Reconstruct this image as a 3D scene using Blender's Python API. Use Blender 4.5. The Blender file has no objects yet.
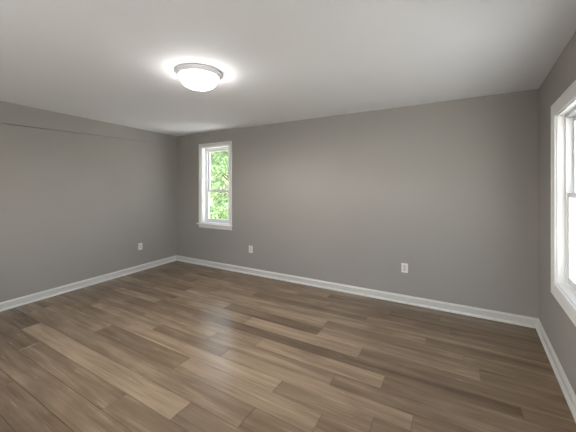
import bpy, bmesh, math, random
from mathutils import Vector, Matrix
C = bpy.context.scene.collection
sc = bpy.context.scene

# ---------------------------------------------------------------- camera
cam_d = bpy.data.cameras.new('camera')
cam = bpy.data.objects.new('camera', cam_d); C.objects.link(cam)
cam_d.sensor_width = 36.0
cam_d.lens = 286.0 / 576 * 36
cam_d.shift_y = -28.7 / 576
cam_d.clip_start = 0.02
cam.location = (4.7105, -3.8041, 1.436)
cam.rotation_euler = (math.radians(90), 0, math.radians(29.78))
sc.camera = cam

# ---------------------------------------------------------------- sky, sun, exposure
w = bpy.data.worlds.new('sky'); sc.world = w; w.use_nodes = True
nt = w.node_tree; nt.nodes.clear()
sky = nt.nodes.new('ShaderNodeTexSky'); sky.sky_type = 'NISHITA'
sky.sun_disc = False; sky.sun_elevation = math.radians(48); sky.sun_rotation = math.radians(215)
sky.air_density = 1.0; sky.dust_density = 3.0; sky.ozone_density = 1.0
hs = nt.nodes.new('ShaderNodeHueSaturation'); hs.inputs['Saturation'].default_value = 0.6
bg = nt.nodes.new('ShaderNodeBackground'); bg.inputs['Strength'].default_value = 0.42
wo = nt.nodes.new('ShaderNodeOutputWorld')
nt.links.new(sky.outputs[0], hs.inputs['Color']); nt.links.new(hs.outputs[0], bg.inputs[0]); nt.links.new(bg.outputs[0], wo.inputs[0])
sun_d = bpy.data.lights.new('sun', 'SUN'); sun_d.energy = 24.0; sun_d.angle = math.radians(3); sun_d.color = (1, .95, .86)
sun = bpy.data.objects.new('sun', sun_d); C.objects.link(sun)
sun.rotation_euler = Vector((0.9, 0.0, -0.95)).to_track_quat('-Z', 'Y').to_euler()
LAMP_EMIT = 11.0; BULB_WATTS = 98.0
sc.view_settings.view_transform = 'Standard'; sc.view_settings.look = 'None'
sc.view_settings.gamma = 1.0; sc.view_settings.use_curve_mapping = False
sc.view_settings.exposure = 1.17

# ---------------------------------------------------------------- materials
def mat(name, col, rough=0.5, spec=0.5, bump=None, mottle=None, metal=0.0):
    m = bpy.data.materials.new(name); m.use_nodes = True
    n = m.node_tree.nodes; l = m.node_tree.links; b = n['Principled BSDF']
    b.inputs['Base Color'].default_value = (*col, 1); b.inputs['Roughness'].default_value = rough
    b.inputs['Specular IOR Level'].default_value = spec; b.inputs['Metallic'].default_value = metal
    tc = n.new('ShaderNodeTexCoord')
    if bump:
        t = n.new('ShaderNodeTexNoise'); t.inputs['Scale'].default_value = bump[0]; t.inputs['Detail'].default_value = 3
        bp = n.new('ShaderNodeBump'); bp.inputs['Strength'].default_value = bump[1]; bp.inputs['Distance'].default_value = 0.002
        l.new(tc.outputs['Object'], t.inputs['Vector']); l.new(t.outputs['Fac'], bp.inputs['Height']); l.new(bp.outputs[0], b.inputs['Normal'])
    if mottle:
        t = n.new('ShaderNodeTexNoise'); t.inputs['Scale'].default_value = mottle[0]; t.inputs['Detail'].default_value = 4
        r = n.new('ShaderNodeValToRGB'); k = mottle[1]
        r.color_ramp.elements[0].position = .3; r.color_ramp.elements[1].position = .7
        r.color_ramp.elements[0].color = (*[c*(1-k) for c in col], 1); r.color_ramp.elements[1].color = (*[min(1, c*(1+k)) for c in col], 1)
        l.new(tc.outputs['Object'], t.inputs['Vector']); l.new(t.outputs['Fac'], r.inputs[0]); l.new(r.outputs[0], b.inputs['Base Color'])
    return m
WALL = mat('grey_wall_paint', (.350, .333, .312), .7, .2, (180, .12), (1.1, .02))
CEIL = mat('white_ceiling_paint', (.80, .805, .825), .8, .2, (150, .15), (.9, .015))
TRIM = mat('white_trim_paint', (.62, .612, .585), .35, .5, (60, .03))
CASING = mat('bright_white_casing_paint', (.84, .84, .82), .35, .5, (60, .03))
VINYL = mat('white_window_vinyl', (.82, .83, .83), .3, .5, (40, .02))
PLASTIC = mat('white_outlet_plastic', (.80, .79, .76), .35, .5, (300, .02))
RECEPT = mat('receptacle_plastic', (.62, .61, .58), .4, .5, (300, .02))
SLOT = mat('dark_slot', (.03, .03, .03), .6)
METAL = mat('brushed_nickel', (.46, .46, .48), .42, .5, (200, .05), metal=.75)
PAN = mat('pan_satin_finish', (.70, .70, .73), .45, .5, (200, .03), metal=.15)
SUB = mat('floor_gap', (.035, .027, .02), .9)
BARK = mat('bark', (.09, .07, .05), .9, .2, (20, .8), (6, .4))
BOUNCE_GROUND = mat("pale_bounce_ground", (.40,.41,.41), .9, .2, (20,.5), (1.5,.2))  # ground tone kept pale grey to bounce daylight up onto the ceiling
EXTW = mat('outer_sheathing', (.5, .5, .48), .8)

def floor_mat():
    m = bpy.data.materials.new('wood_plank_floor'); m.use_nodes = True
    n = m.node_tree.nodes; l = m.node_tree.links; b = n['Principled BSDF']
    g = n.new('ShaderNodeNewGeometry')
    a = n.new('ShaderNodeAttribute'); a.attribute_name = 'tone'
    s = n.new('ShaderNodeAttribute'); s.attribute_name = 'seed'
    off = n.new('ShaderNodeCombineXYZ')
    mu = n.new('ShaderNodeMath'); mu.operation = 'MULTIPLY'; mu.inputs[1].default_value = 37.0
    l.new(s.outputs['Fac'], mu.inputs[0]); l.new(mu.outputs[0], off.inputs[0]); l.new(mu.outputs[0], off.inputs[2])
    add = n.new('ShaderNodeVectorMath'); add.operation = 'ADD'
    l.new(g.outputs['Position'], add.inputs[0]); l.new(off.outputs[0], add.inputs[1])
    def noise(scx, scy, detail, dist=0.0):
        mp = n.new('ShaderNodeMapping'); mp.inputs['Scale'].default_value = (scx, scy, 1)
        t = n.new('ShaderNodeTexNoise'); t.inputs['Scale'].default_value = 1; t.inputs['Detail'].default_value = detail
        t.inputs['Distortion'].default_value = dist
        l.new(add.outputs[0], mp.inputs[0]); l.new(mp.outputs[0], t.inputs[0]); return t
    broad = noise(1.1, 14, 3, .6); fine = noise(3.5, 120, 4, .3); cloud = noise(2.2, 5, 2, .4)
    def ma(op, x, y):
        q = n.new('ShaderNodeMath'); q.operation = op
        for i, v in enumerate((x, y)):
            if isinstance(v, (int, float)): q.inputs[i].default_value = v
            else: l.new(v, q.inputs[i])
        return q.outputs[0]
    t1 = ma('MULTIPLY', ma('SUBTRACT', broad.outputs['Fac'], .5), .95)
    t2 = ma('MULTIPLY', ma('SUBTRACT', fine.outputs['Fac'], .5), .45)
    t3 = ma('MULTIPLY', ma('SUBTRACT', cloud.outputs['Fac'], .5), .45)
    tone = ma('ADD', ma('ADD', ma('ADD', a.outputs['Fac'], t1), t2), t3)
    r = n.new('ShaderNodeValToRGB'); cr = r.color_ramp
    cr.elements[0].position = 0.0; cr.elements[0].color = (.094, .063, .039, 1)
    cr.elements[1].position = 1.0; cr.elements[1].color = (.43, .325, .222, 1)
    e = cr.elements.new(.5); e.color = (.226, .161, .104, 1)
    l.new(tone, r.inputs[0]); l.new(r.outputs[0], b.inputs['Base Color'])
    rr = ma('ADD', ma('MULTIPLY', fine.outputs['Fac'], .12), .19)
    l.new(rr, b.inputs['Roughness']); b.inputs['Specular IOR Level'].default_value = .55
    bp = n.new('ShaderNodeBump'); bp.inputs['Strength'].default_value = .05; bp.inputs['Distance'].default_value = .001
    l.new(fine.outputs['Fac'], bp.inputs['Height']); l.new(bp.outputs[0], b.inputs['Normal'])
    return m
FLOOR = floor_mat()

def glass_mat():
    m = bpy.data.materials.new('window_glass'); m.use_nodes = True
    n = m.node_tree.nodes; l = m.node_tree.links; n.clear()
    tr = n.new('ShaderNodeBsdfTransparent'); tr.inputs[0].default_value = (.97, .98, .975, 1)
    gl = n.new('ShaderNodeBsdfGlossy'); gl.inputs['Roughness'].default_value = .02
    fr = n.new('ShaderNodeFresnel'); fr.inputs[0].default_value = 1.45
    mx = n.new('ShaderNodeMixShader'); o = n.new('ShaderNodeOutputMaterial')
    ge = n.new('ShaderNodeNewGeometry'); iv = n.new('ShaderNodeMath'); iv.operation = 'SUBTRACT'; iv.inputs[0].default_value = 1
    l.new(ge.outputs['Backfacing'], iv.inputs[1]); mm = n.new('ShaderNodeMath'); mm.operation = 'MULTIPLY'
    l.new(fr.outputs[0], mm.inputs[0]); l.new(iv.outputs[0], mm.inputs[1]); l.new(mm.outputs[0], mx.inputs[0]); l.new(tr.outputs[0], mx.inputs[1]); l.new(gl.outputs[0], mx.inputs[2]); l.new(mx.outputs[0], o.inputs[0])
    return m
GLASS = glass_mat()

def shade_mat():
    m = mat('lit_frosted_glass', (.9, .9, .88), .4)
    b = m.node_tree.nodes['Principled BSDF']
    b.inputs['Emission Color'].default_value = (1, .985, .97, 1); b.inputs['Emission Strength'].default_value = LAMP_EMIT
    n = m.node_tree.nodes; l = m.node_tree.links
    tr = n.new('ShaderNodeBsdfTransparent'); mx = n.new('ShaderNodeMixShader'); mx.inputs[0].default_value = .5
    l.new(b.outputs[0], mx.inputs[1]); l.new(tr.outputs[0], mx.inputs[2]); l.new(mx.outputs[0], n['Material Output'].inputs[0])
    return m
SHADE = shade_mat()

def leaf_mat(name, a, bcol):
    m = bpy.data.materials.new(name); m.use_nodes = True
    n = m.node_tree.nodes; l = m.node_tree.links; b = n['Principled BSDF']
    g = n.new('ShaderNodeNewGeometry'); r = n.new('ShaderNodeValToRGB')
    r.color_ramp.elements[0].color = (*a, 1); r.color_ramp.elements[1].color = (*bcol, 1)
    l.new(g.outputs['Random Per Island'], r.inputs[0]); l.new(r.outputs[0], b.inputs['Base Color'])
    b.inputs['Roughness'].default_value = .55
    ts = n.new('ShaderNodeBsdfTranslucent'); l.new(r.outputs[0], ts.inputs[0])
    mx = n.new('ShaderNodeMixShader'); mx.inputs[0].default_value = .35
    l.new(b.outputs[0], mx.inputs[1]); l.new(ts.outputs[0], mx.inputs[2]); l.new(mx.outputs[0], n['Material Output'].inputs[0])
    return m
LEAF = leaf_mat('leaf_green', (.10, .18, .07), (.32, .43, .22))
LEAF2 = leaf_mat('leaf_bright_green', (.17, .28, .12), (.44, .55, .31))

# ---------------------------------------------------------------- helpers
def link(name, bm, m, parent=None, M=None, smooth=False):
    bmesh.ops.recalc_face_normals(bm, faces=bm.faces[:])
    me = bpy.data.meshes.new(name); bm.to_mesh(me); bm.free()
    ms = m if isinstance(m, (list, tuple)) else [m]
    for x in ms: me.materials.append(x)
    if smooth:
        for p in me.polygons: p.use_smooth = True
    o = bpy.data.objects.new(name, me); C.objects.link(o)
    if parent: o.parent = parent
    if M is not None: o.matrix_world = M
    return o
def box(bm, x0, x1, y0, y1, z0, z1, bev=0.0):
    t = bmesh.new()
    vs = [t.verts.new((x, y, z)) for x in (x0, x1) for y in (y0, y1) for z in (z0, z1)]
    for f in ((0, 1, 3, 2), (4, 6, 7, 5), (0, 4, 5, 1), (2, 3, 7, 6), (0, 2, 6, 4), (1, 5, 7, 3)): t.faces.new([vs[i] for i in f])
    bmesh.ops.recalc_face_normals(t, faces=t.faces[:])
    if bev: bmesh.ops.bevel(t, geom=t.edges[:], offset=bev, segments=2, affect='EDGES', profile=.7)
    me = bpy.data.meshes.new('tmp'); t.to_mesh(me); t.free(); bm.from_mesh(me); bpy.data.meshes.remove(me)
def extrude_profile(bm, prof, x0, x1, m0=0.0, m1=0.0):
    # prof = [(d, z)] in the wall frame, run along x; m0/m1 shift each end by d (mitre)
    a = [bm.verts.new((x0 + m0*d, d, z)) for d, z in prof]; b = [bm.verts.new((x1 + m1*d, d, z)) for d, z in prof]
    k = len(prof)
    for i in range(k): bm.faces.new((a[i], a[(i+1) % k], b[(i+1) % k], b[i]))
    bm.faces.new(a); bm.faces.new(b[::-1])
def ring(bm, x0, x1, z0, z1, prof):
    # picture-frame moulding: prof = [(inset from outer edge, d)], mitred round the rectangle
    cs = []
    for t, d in prof:
        cs.append([bm.verts.new(c) for c in ((x0+t, d, z0+t), (x1-t, d, z0+t), (x1-t, d, z1-t), (x0+t, d, z1-t))])
    k = len(cs)
    for i in range(k):
        a, b = cs[i], cs[(i+1) % k]
        for j in range(4): bm.faces.new((a[j], a[(j+1) % 4], b[(j+1) % 4], b[j]))
def lathe(bm, prof, n=64, cap=False):
    rows = []
    for r, z in prof:
        rows.append([bm.verts.new((r*math.cos(2*math.pi*i/n), r*math.sin(2*math.pi*i/n), z)) for i in range(n)] if r > 1e-6 else [bm.verts.new((0, 0, z))])
    for a, b in zip(rows, rows[1:]):
        for i in range(n):
            q = [a[i % len(a)], a[(i+1) % len(a)], b[(i+1) % len(b)], b[i % len(b)]]
            q = list(dict.fromkeys(q))
            if len(q) > 2: bm.faces.new(q)
def struct(o): o['kind'] = 'structure'; return o
def empty(name, M, label=None, cat=None, group=None):
    o = bpy.data.objects.new(name, None); C.objects.link(o); o.matrix_world = M; o.empty_display_size = .1
    if label: o['label'] = label
    if cat: o['category'] = cat
    if group: o['group'] = group
    return o
def part(name, bm, m, parent, smooth=False): return link(name, bm, m, parent, None, smooth)

# ---------------------------------------------------------------- room frames
H = 2.44; T = .14; LB = 5.4816; YR = -5.3
def frame(ox, oy, dx, dy):
    k = math.hypot(dx, dy); dx, dy = dx/k, dy/k
    M = Matrix(((dx, -dy, 0, ox), (dy, dx, 0, oy), (0, 0, 1, 0), (0, 0, 0, 1)))
    return M
MB = frame(0, 0, 1, 0)                                  # x right, y outward (+Y)
sl = .16/2.583; sr = .0798/1.2981                       # side walls lean in slightly towards the viewer
MR = frame(LB, 0, -sr, -1)                              # x towards viewer, y outward
ML = frame(0, 0, -sl, 1)                                # x towards back wall, y outward
XL = sl*-YR; XR = LB - sr*-YR
MREAR = frame(XR, YR, -1, 0)                            # x leftwards, y outward
LSIDE = -YR*math.hypot(1, sl); RSIDE = -YR*math.hypot(1, sr); LREAR = XR - XL

def wall(name, M, x0, x1, holes=()):
    bm = bmesh.new(); xs = x0
    for (a, b, z0, z1) in holes:
        box(bm, xs, a, 0, T, 0, H); box(bm, a, b, 0, T, 0, z0); box(bm, a, b, 0, T, z1, H); xs = b
    box(bm, xs, x1, 0, T, 0, H)
    return struct(link(name, bm, WALL, None, M))

# back window and right window rough openings (x0,x1,z0,z1) in each wall's frame
WB = (.700, 1.352, .775, 2.168)
WR = (.785, 2.36, .668, 2.008)
ADDED_WREAR = (1.1, 3.0, .10, 2.10)  # unseen rear opening, added and sized for the daylight it lets in
wall('wall_back', MB, -T, LB+T, [WB])
wall('wall_right', MR, -.0, RSIDE, [WR])
wall('wall_rear', MREAR, -T, LREAR+T, [ADDED_WREAR])
# left wall with the shallow drywall bulge along its top
bm = bmesh.new(); box(bm, -LSIDE, 0, 0, T, 0, H)
N = 12
rowt, rowl, rowu = [], [], []
for i in range(N+1):
    s = LSIDE*i/N; p = .035*max(0, s-.45)/2.1; z = 2.268 - .034*s
    rowt.append(bm.verts.new((-s, .001, H))); rowl.append(bm.verts.new((-s, .001-p, z))); rowu.append(bm.verts.new((-s, .001, z-.004)))
for i in range(N):
    bm.faces.new((rowt[i], rowt[i+1], rowl[i+1], rowl[i])); bm.faces.new((rowl[i], rowl[i+1], rowu[i+1], rowu[i]))
struct(link('wall_left', bm, WALL, None, ML))

bm = bmesh.new()
f = bm.faces.new([bm.verts.new(c) for c in ((-T, T, H), (LB+T, T, H), (XR+T, YR-T, H), (XL-T, YR-T, H))])
g = bmesh.ops.extrude_face_region(bm, geom=[f]); bmesh.ops.translate(bm, vec=(0, 0, .2), verts=[v for v in g['geom'] if isinstance(v, bmesh.types.BMVert)])
struct(link('ceiling', bm, CEIL))

# ---------------------------------------------------------------- plank floor
rnd = random.Random(11)
edges = [0, -.155, -.31, -.46, -.61, -.76, -.91, -1.08, -1.25, -1.42, -1.55, -1.70, -1.85, -1.98, -2.12, -2.29, -2.465, -2.635, -2.80, -2.97, -3.14]
while edges[-1] > YR: edges.append(edges[-1] - .17)
# per row: joints along x and the tone of each plank between them, read off the visible boards
ROWS = {
 0: ([1.3, 2.6, 3.9], [.25, .35, .3, .15]),
 1: ([.8, 2.1, 3.3, 4.6], [.2, .35, .45, .2, .2]),
 2: ([1.6, 2.9, 4.1], [.25, .5, .3, .1]),
 3: ([.9, 2.2, 3.4, 4.7], [.3, .6, .5, .25, .15]),
 4: ([1.3, 2.4, 3.9], [.25, .6, .25, .5]),
 5: ([.7, 1.9, 3.1, 4.5], [.35, .5, .65, .55, .3]),
 6: ([1.5, 2.7, 3.55, 4.8], [.2, .6, .6, .3, .45]),
 7: ([1.0, 2.35, 3.57, 4.9], [.45, .6, .15, .6, .3]),
 8: ([1.6, 2.8, 4.02], [.3, .55, .7, .3]),
 9: ([.6, 1.5, 2.5, 5.1], [.3, .6, .4, .1, .3]),
 10: ([1.1, 1.95, 3.16, 4.27], [.4, .3, .5, .7, .3]),
 11: ([.8, 1.7, 2.7, 3.94], [.35, .45, .6, .6, .3]),
 12: ([.9, 2.08, 3.0, 4.5], [.35, .65, .3, .65, .4]),
 13: ([.7, 1.8, 3.62, 4.29], [.3, .55, .8, .55, .3]),
 14: ([.5, 1.63, 2.8, 4.0], [.3, .6, .32, .6, .55]),
 15: ([.5, 3.6], [.3, .5, .38]),
 16: ([.93, 3.2, 4.5], [.1, .85, .45, .3]),
 17: ([1.4, 2.75, 4.0], [.25, .38, .45, .5]),
 18: ([.7, 3.3, 4.6], [.35, .42, .45, .5]),
 19: ([1.9, 3.1, 4.4], [.3, .3, .4, .5]),
 20: ([1.0, 2.21, 3.4], [.4, .65, .25, .4]),
}
bm = bmesh.new()
lt = bm.faces.layers.float.new('tone'); ls = bm.faces.layers.float.new('seed')
box(bm, -T, LB+T, YR-T, T, -.15, -.003)
nslab = len(bm.faces)
def plank(x0, x1, y0, y1, tone):
    g, b, dz = .0007, .0022, .0016
    o = [bm.verts.new(c) for c in ((x0+g, y0+g, -dz), (x1-g, y0+g, -dz), (x1-g, y1-g, -dz), (x0+g, y1-g, -dz))]
    t = [bm.verts.new(c) for c in ((x0+b, y0+b, 0), (x1-b, y0+b, 0), (x1-b, y1-b, 0), (x0+b, y1-b, 0))]
    fs = [bm.faces.new(t)] + [bm.faces.new((o[i], o[(i+1) % 4], t[(i+1) % 4], t[i])) for i in range(4)]
    sd = rnd.random()
    for f in fs: f[lt] = tone; f[ls] = sd; f.material_index = 1
for r in range(len(edges)-1):
    y1, y0 = edges[r], edges[r+1]
    if r in ROWS: js, tn = ROWS[r]
    else:
        js = []; x = rnd.uniform(.5, 1.3)
        while x < LB: js.append(x); x += rnd.choice((.9, 1.2, 1.22))
        tn = [rnd.uniform(.15, .8) for _ in range(len(js)+1)]
    xs = [sl*-y0*0 - .02] + list(js) + [LB+.02]
    for i, tt in enumerate(tn):
        if xs[i+1] > xs[i]: plank(xs[i], xs[i+1], y0, y1, .5+(tt-.48)*.66)
struct(link('floor', bm, [SUB, FLOOR]))

# ---------------------------------------------------------------- baseboards
BASE = [(0, 0), (-.012, 0), (-.012, .068), (-.0145, .072), (-.0145, .078), (-.009, .084), (-.004, .095), (0, .098)]
SHOE = [(-.011, 0), (-.028, 0), (-.028, .004), (-.025, .012), (-.020, .018), (-.012, .023)]
def baseboard(name, M, x0, x1, m0, m1):
    bm = bmesh.new(); extrude_profile(bm, BASE, x0, x1, m0, m1)
    o = struct(link(name, bm, TRIM, None, M))
    bm = bmesh.new(); extrude_profile(bm, SHOE, x0, x1, m0, m1); part('shoe_moulding', bm, TRIM, o)
baseboard('baseboard_back', MB, 0, LB, -1, 1)
baseboard('baseboard_right', MR, 0, RSIDE, -1, 1)
baseboard('baseboard_left', ML, -LSIDE, 0, -1, 1)
baseboard('baseboard_rear', MREAR, 0, LREAR, -1, 1)

# ---------------------------------------------------------------- windows
def sash(parent, name, x0, x1, z0, z1, d0, d1, sw=.034, bot=None):
    bm = bmesh.new(); bot = bot or sw
    box(bm, x0, x0+sw, d0, d1, z0, z1, .003); box(bm, x1-sw, x1, d0, d1, z0, z1, .003)
    box(bm, x0+sw-.004, x1-sw+.004, d0, d1, z1-sw, z1, .003); box(bm, x0+sw-.004, x1-sw+.004, d0, d1, z0, z0+bot, .003)
    s = part(name, bm, VINYL, parent)
    bm = bmesh.new(); dm = (d0+d1)/2; box(bm, x0+sw-.006, x1-sw+.006, dm-.002, dm+.002, z0+bot-.006, z1-sw+.006)
    part('glass_pane', bm, GLASS, s)
    return s
CASE = [(0, 0), (0, -.018), (.004, -.022), (.016, -.022), (.020, -.019)]
def window(name, M, W, cw, rev, stool, units=1, zmeet=.5):
    x0, x1, z0, z1 = W
    root = struct(empty(name, M))
    P = CASE + [(cw-.022, -.015), (cw-.014, -.013), (cw-.010, -.016), (cw-.004, -.016), (cw, -.012), (cw, 0)]
    bm = bmesh.new()
    if not stool: ring(bm, x0-cw, x1+cw, z0-cw, z1+cw, P)
    else:
        for (a, b, sgn) in ((x0-cw, x0, 1), (x1+cw, x1, -1)):
            L = [bm.verts.new((a+sgn*t, d, z0-.004)) for t, d in P]; U = [bm.verts.new((a+sgn*t, d, z1+cw-t)) for t, d in P]
            for i in range(len(P)): j = (i+1) % len(P); bm.faces.new((L[i], L[j], U[j], U[i]))
            bm.faces.new(L)
        L = [bm.verts.new((x0-cw+t, d, z1+cw-t)) for t, d in P]; U = [bm.verts.new((x1+cw-t, d, z1+cw-t)) for t, d in P]
        for i in range(len(P)): j = (i+1) % len(P); bm.faces.new((L[i], L[j], U[j], U[i]))
    part('casing', bm, CASING, root)
    bm = bmesh.new(); j = .012
    box(bm, x0, x0+j, -.001, rev+.078, z0, z1); box(bm, x1-j, x1, -.001, rev+.078, z0, z1)
    box(bm, x0+j, x1-j, -.001, rev+.078, z1-j, z1); box(bm, x0+j, x1-j, -.001, rev+.078, z0, z0+j)
    part('jamb', bm, CASING, root)
    if stool:
        bm = bmesh.new(); box(bm, x0-cw-.028, x1+cw+.012, -.045, .001, z0-.022, z0+.002, .005)
        box(bm, x0+j, x1-j, -.01, rev, z0-.01, z0+j+.004); part('stool', bm, CASING, root)
        bm = bmesh.new(); pr = [(0, z0-.022), (-.016, z0-.022), (-.018, z0-.03), (-.018, z0-.075), (-.012, z0-.083), (0, z0-.085)]
        extrude_profile(bm, pr, x0-cw, x1+cw); part('apron', bm, CASING, root)
    n = units; mull = .07
    wid = (x1-x0-2*j-(n-1)*mull)/n
    for k in range(n):
        a = x0+j+k*(wid+mull); b = a+wid
        if k < n-1:
            bm = bmesh.new(); box(bm, b, b+mull, rev-.015, rev+.078, z0+j, z1-j, .003); part('mullion', bm, CASING, root)
        # vinyl frame, then the two sashes
        fw = .022
        bm = bmesh.new(); c0, c1 = z0+j, z1-j
        box(bm, a, a+fw, rev, rev+.075, c0, c1, .002); box(bm, b-fw, b, rev, rev+.075, c0, c1, .002)
        box(bm, a+fw, b-fw, rev, rev+.075, c1-fw, c1, .002); box(bm, a+fw, b-fw, rev, rev+.075, c0, c0+fw, .002)
        part('window_frame', bm, VINYL, root)
        zm = c0+fw+(c1-c0-2*fw)*zmeet
        lo = sash(root, 'lower_sash', a+fw, b-fw, c0+fw, zm+.017, rev+.010, rev+.038, .034, .045)
        up = sash(root, 'upper_sash', a+fw, b-fw, zm-.017, c1-fw, rev+.041, rev+.069, .034)
        bm = bmesh.new(); xm = (a+b)/2; box(bm, xm-.03, xm+.03, rev+.005, rev+.03, zm+.017, zm+.024, .002); box(bm, xm-.008, xm+.022, rev+.008, rev+.022, zm+.024, zm+.034, .003)
        part('sash_lock', bm, VINYL, lo)
    return root
window('window_1', MB, WB, .066, .085, True, 1, .42)
window('window_2', MR, WR, .095, .045, False, 2, .53)
window('added_rear_window', MREAR, ADDED_WREAR, .09, .06, False, 2, .5)  # unseen window added behind the camera to bring daylight into the room

# ---------------------------------------------------------------- outlets
def outlet(M, x, z, label, w=.076, h=.115):
    root = empty('electrical_outlet', M @ Matrix.Translation((x, 0, z)), label, 'outlet', 'wall outlets above the baseboards')
    bm = bmesh.new(); box(bm, -w/2, w/2, -.006, 0, -h/2, h/2, .0022); cp = part('cover_plate', bm, PLASTIC, root)
    bm = bmesh.new(); lathe(bm, [(0, .0012), (.0028, .001), (.0034, 0)], 16)
    bmesh.ops.rotate(bm, verts=bm.verts, cent=(0, 0, 0), matrix=Matrix.Rotation(math.pi/2, 3, 'X')); bmesh.ops.translate(bm, verts=bm.verts, vec=(0, -.006, 0))
    part('screw', bm, METAL, root)
    for s in (1, -1):
        bm = bmesh.new(); zz = s*.0195; n = 28; pts = []
        for i in range(n):
            a = 2*math.pi*i/n; pts.append((.0172*math.cos(a), max(-.0135, min(.0135, .0172*math.sin(a)))))
        A = [bm.verts.new((px, -.0085, zz+pz)) for px, pz in pts]; B = [bm.verts.new((px, -.005, zz+pz)) for px, pz in pts]
        bm.faces.new(A)
        for i in range(n): bm.faces.new((A[i], A[(i+1) % n], B[(i+1) % n], B[i]))
        rc = part('receptacle', bm, RECEPT, root)
        bm = bmesh.new()
        box(bm, -.0078, -.0052, -.0089, -.0080, zz-.003, zz+.0065); box(bm, .0052, .0074, -.0089, -.0080, zz-.002, zz+.0055)
        lathe_z = [(-.0022, -.0089, zz-.0085)]
        box(bm, -.0023, .0023, -.0089, -.0080, zz-.0098, zz-.0055)
        part('slot', bm, SLOT, rc)
    return root
outlet(MB, 4.2035, .4345, 'white duplex outlet on the long back wall, nearest the right corner')
outlet(MB, 1.823, .411, 'white duplex outlet on the back wall just right of the small window')
outlet(ML, -.79, .4165, 'white duplex outlet on the left wall')

# ---------------------------------------------------------------- ceiling light
lr = empty('ceiling_light', Matrix.Translation((2.7864, -2.0132, H)), 'round flush-mount ceiling light, glowing white glass bowl in a brushed nickel pan', 'ceiling light')
bm = bmesh.new(); lathe(bm, [(0, 0), (.194, 0), (.200, -.003), (.201, -.009), (.198, -.014), (.192, -.018), (.184, -.027), (.176, -.036), (.171, -.039), (.164, -.037), (.164, -.02), (0, -.02)], 96)
part('pan', bm, PAN, lr, True)
bm = bmesh.new()
pr = [(.163, -.030)] + [(.163*math.cos(t)**.75 if t < math.pi/2-.01 else 0, -.038-.099*math.sin(t)) for t in [i*math.pi/2/18 for i in range(19)]]
lathe(bm, pr, 96); part('glass_shade', bm, SHADE, lr, True)
bd = bpy.data.lights.new('bulb', 'SPOT'); bd.energy = BULB_WATTS; bd.spot_size = math.radians(176); bd.spot_blend = .45
bd.shadow_soft_size = .07; bd.color = (1, .97, .93); bo = bpy.data.objects.new('bulb', bd); C.objects.link(bo); bo.parent = lr; bo.location = (0, 0, -.07)
bm = bmesh.new(); lathe(bm, [(0, -.142), (.011, -.143), (.012, -.147), (.006, -.150), (.008, -.154), (.007, -.159), (0, -.162)], 24)
part('finial', bm, METAL, lr, True)

# ---------------------------------------------------------------- outside
bm = bmesh.new(); box(bm, -60, 60, -60, 60, -3.3, -3.0); g = struct(link('ground', bm, BOUNCE_GROUND))
def tree(x, y, h, cr, n, leafm, label, seed):
    r = random.Random(seed); z0 = -3.0
    root = empty('tree', Matrix.Translation((x, y, z0)), label, 'tree', 'trees outside the windows')
    bm = bmesh.new()
    def limb(p, q, r0, r1, k=8):
        d = (q-p).normalized(); u = d.orthogonal().normalized(); v = d.cross(u)
        A = [bm.verts.new(p+(u*math.cos(6.2832*i/k)+v*math.sin(6.2832*i/k))*r0) for i in range(k)]
        B = [bm.verts.new(q+(u*math.cos(6.2832*i/k)+v*math.sin(6.2832*i/k))*r1) for i in range(k)]
        for i in range(k): bm.faces.new((A[i], A[(i+1) % k], B[(i+1) % k], B[i]))
    top = Vector((r.uniform(-.2, .2), r.uniform(-.2, .2), h*.55))
    limb(Vector((0, 0, 0)), top, .17, .1); limb(top, Vector((0, 0, h*.92)), .1, .02)
    tips = []
    for i in range(16):
        a = r.uniform(0, 6.28); zz = h*r.uniform(.25, .8); q = Vector((math.cos(a)*cr*.75, math.sin(a)*cr*.75, zz+cr*.35))
        limb(Vector((0, 0, zz*.9)), q, .05, .012, 6); tips.append(q)
    part('trunk', bm, BARK, root)
    bm = bmesh.new(); cl = []
    for i in range(70):
        a = r.uniform(0, 6.28); t = r.uniform(.06, 1); rad = cr*math.sin(math.pi*min(1, t*.85+.12))**.6*r.uniform(.45, 1)
        cl.append((Vector((math.cos(a)*rad, math.sin(a)*rad, h*(.12+.86*t))), r.uniform(.3, .62)*cr*.5))
    for i in range(n):
        c, s = r.choice(cl); d = Vector((r.gauss(0, 1), r.gauss(0, 1), r.gauss(0, .8))).normalized()*s*r.uniform(.5, 1.05)
        p = c+d; nrm = (d.normalized()+Vector((r.uniform(-.6, .6), r.uniform(-.6, .6), .5))).normalized()
        u = nrm.orthogonal().normalized(); u.rotate(Matrix.Rotation(r.uniform(0, 6.28), 3, nrm)); v = nrm.cross(u); L = r.uniform(.07, .13)
        a1 = bm.verts.new(p-u*L); a2 = bm.verts.new(p+v*L*.5+nrm*L*.12); a3 = bm.verts.new(p+u*L); a4 = bm.verts.new(p-v*L*.5+nrm*L*.12)
        bm.faces.new((a1, a2, a3, a4))
    me = bpy.data.meshes.new('foliage'); bm.to_mesh(me); bm.free(); me.materials.append(leafm)
    o = bpy.data.objects.new('foliage', me); C.objects.link(o); o.parent = root
tree(-6.4, 6.3, 9.0, 2.1, 15000, LEAF2, 'bright green leafy tree nearest the small back window', 1)
tree(-8.6, 11.4, 9.6, 2.3, 12000, LEAF, 'green tree behind the nearest one, outside the small back window', 2)
tree(-13.5, 15.5, 11.2, 2.9, 12000, LEAF, 'tall green tree farthest from the small back window', 3)
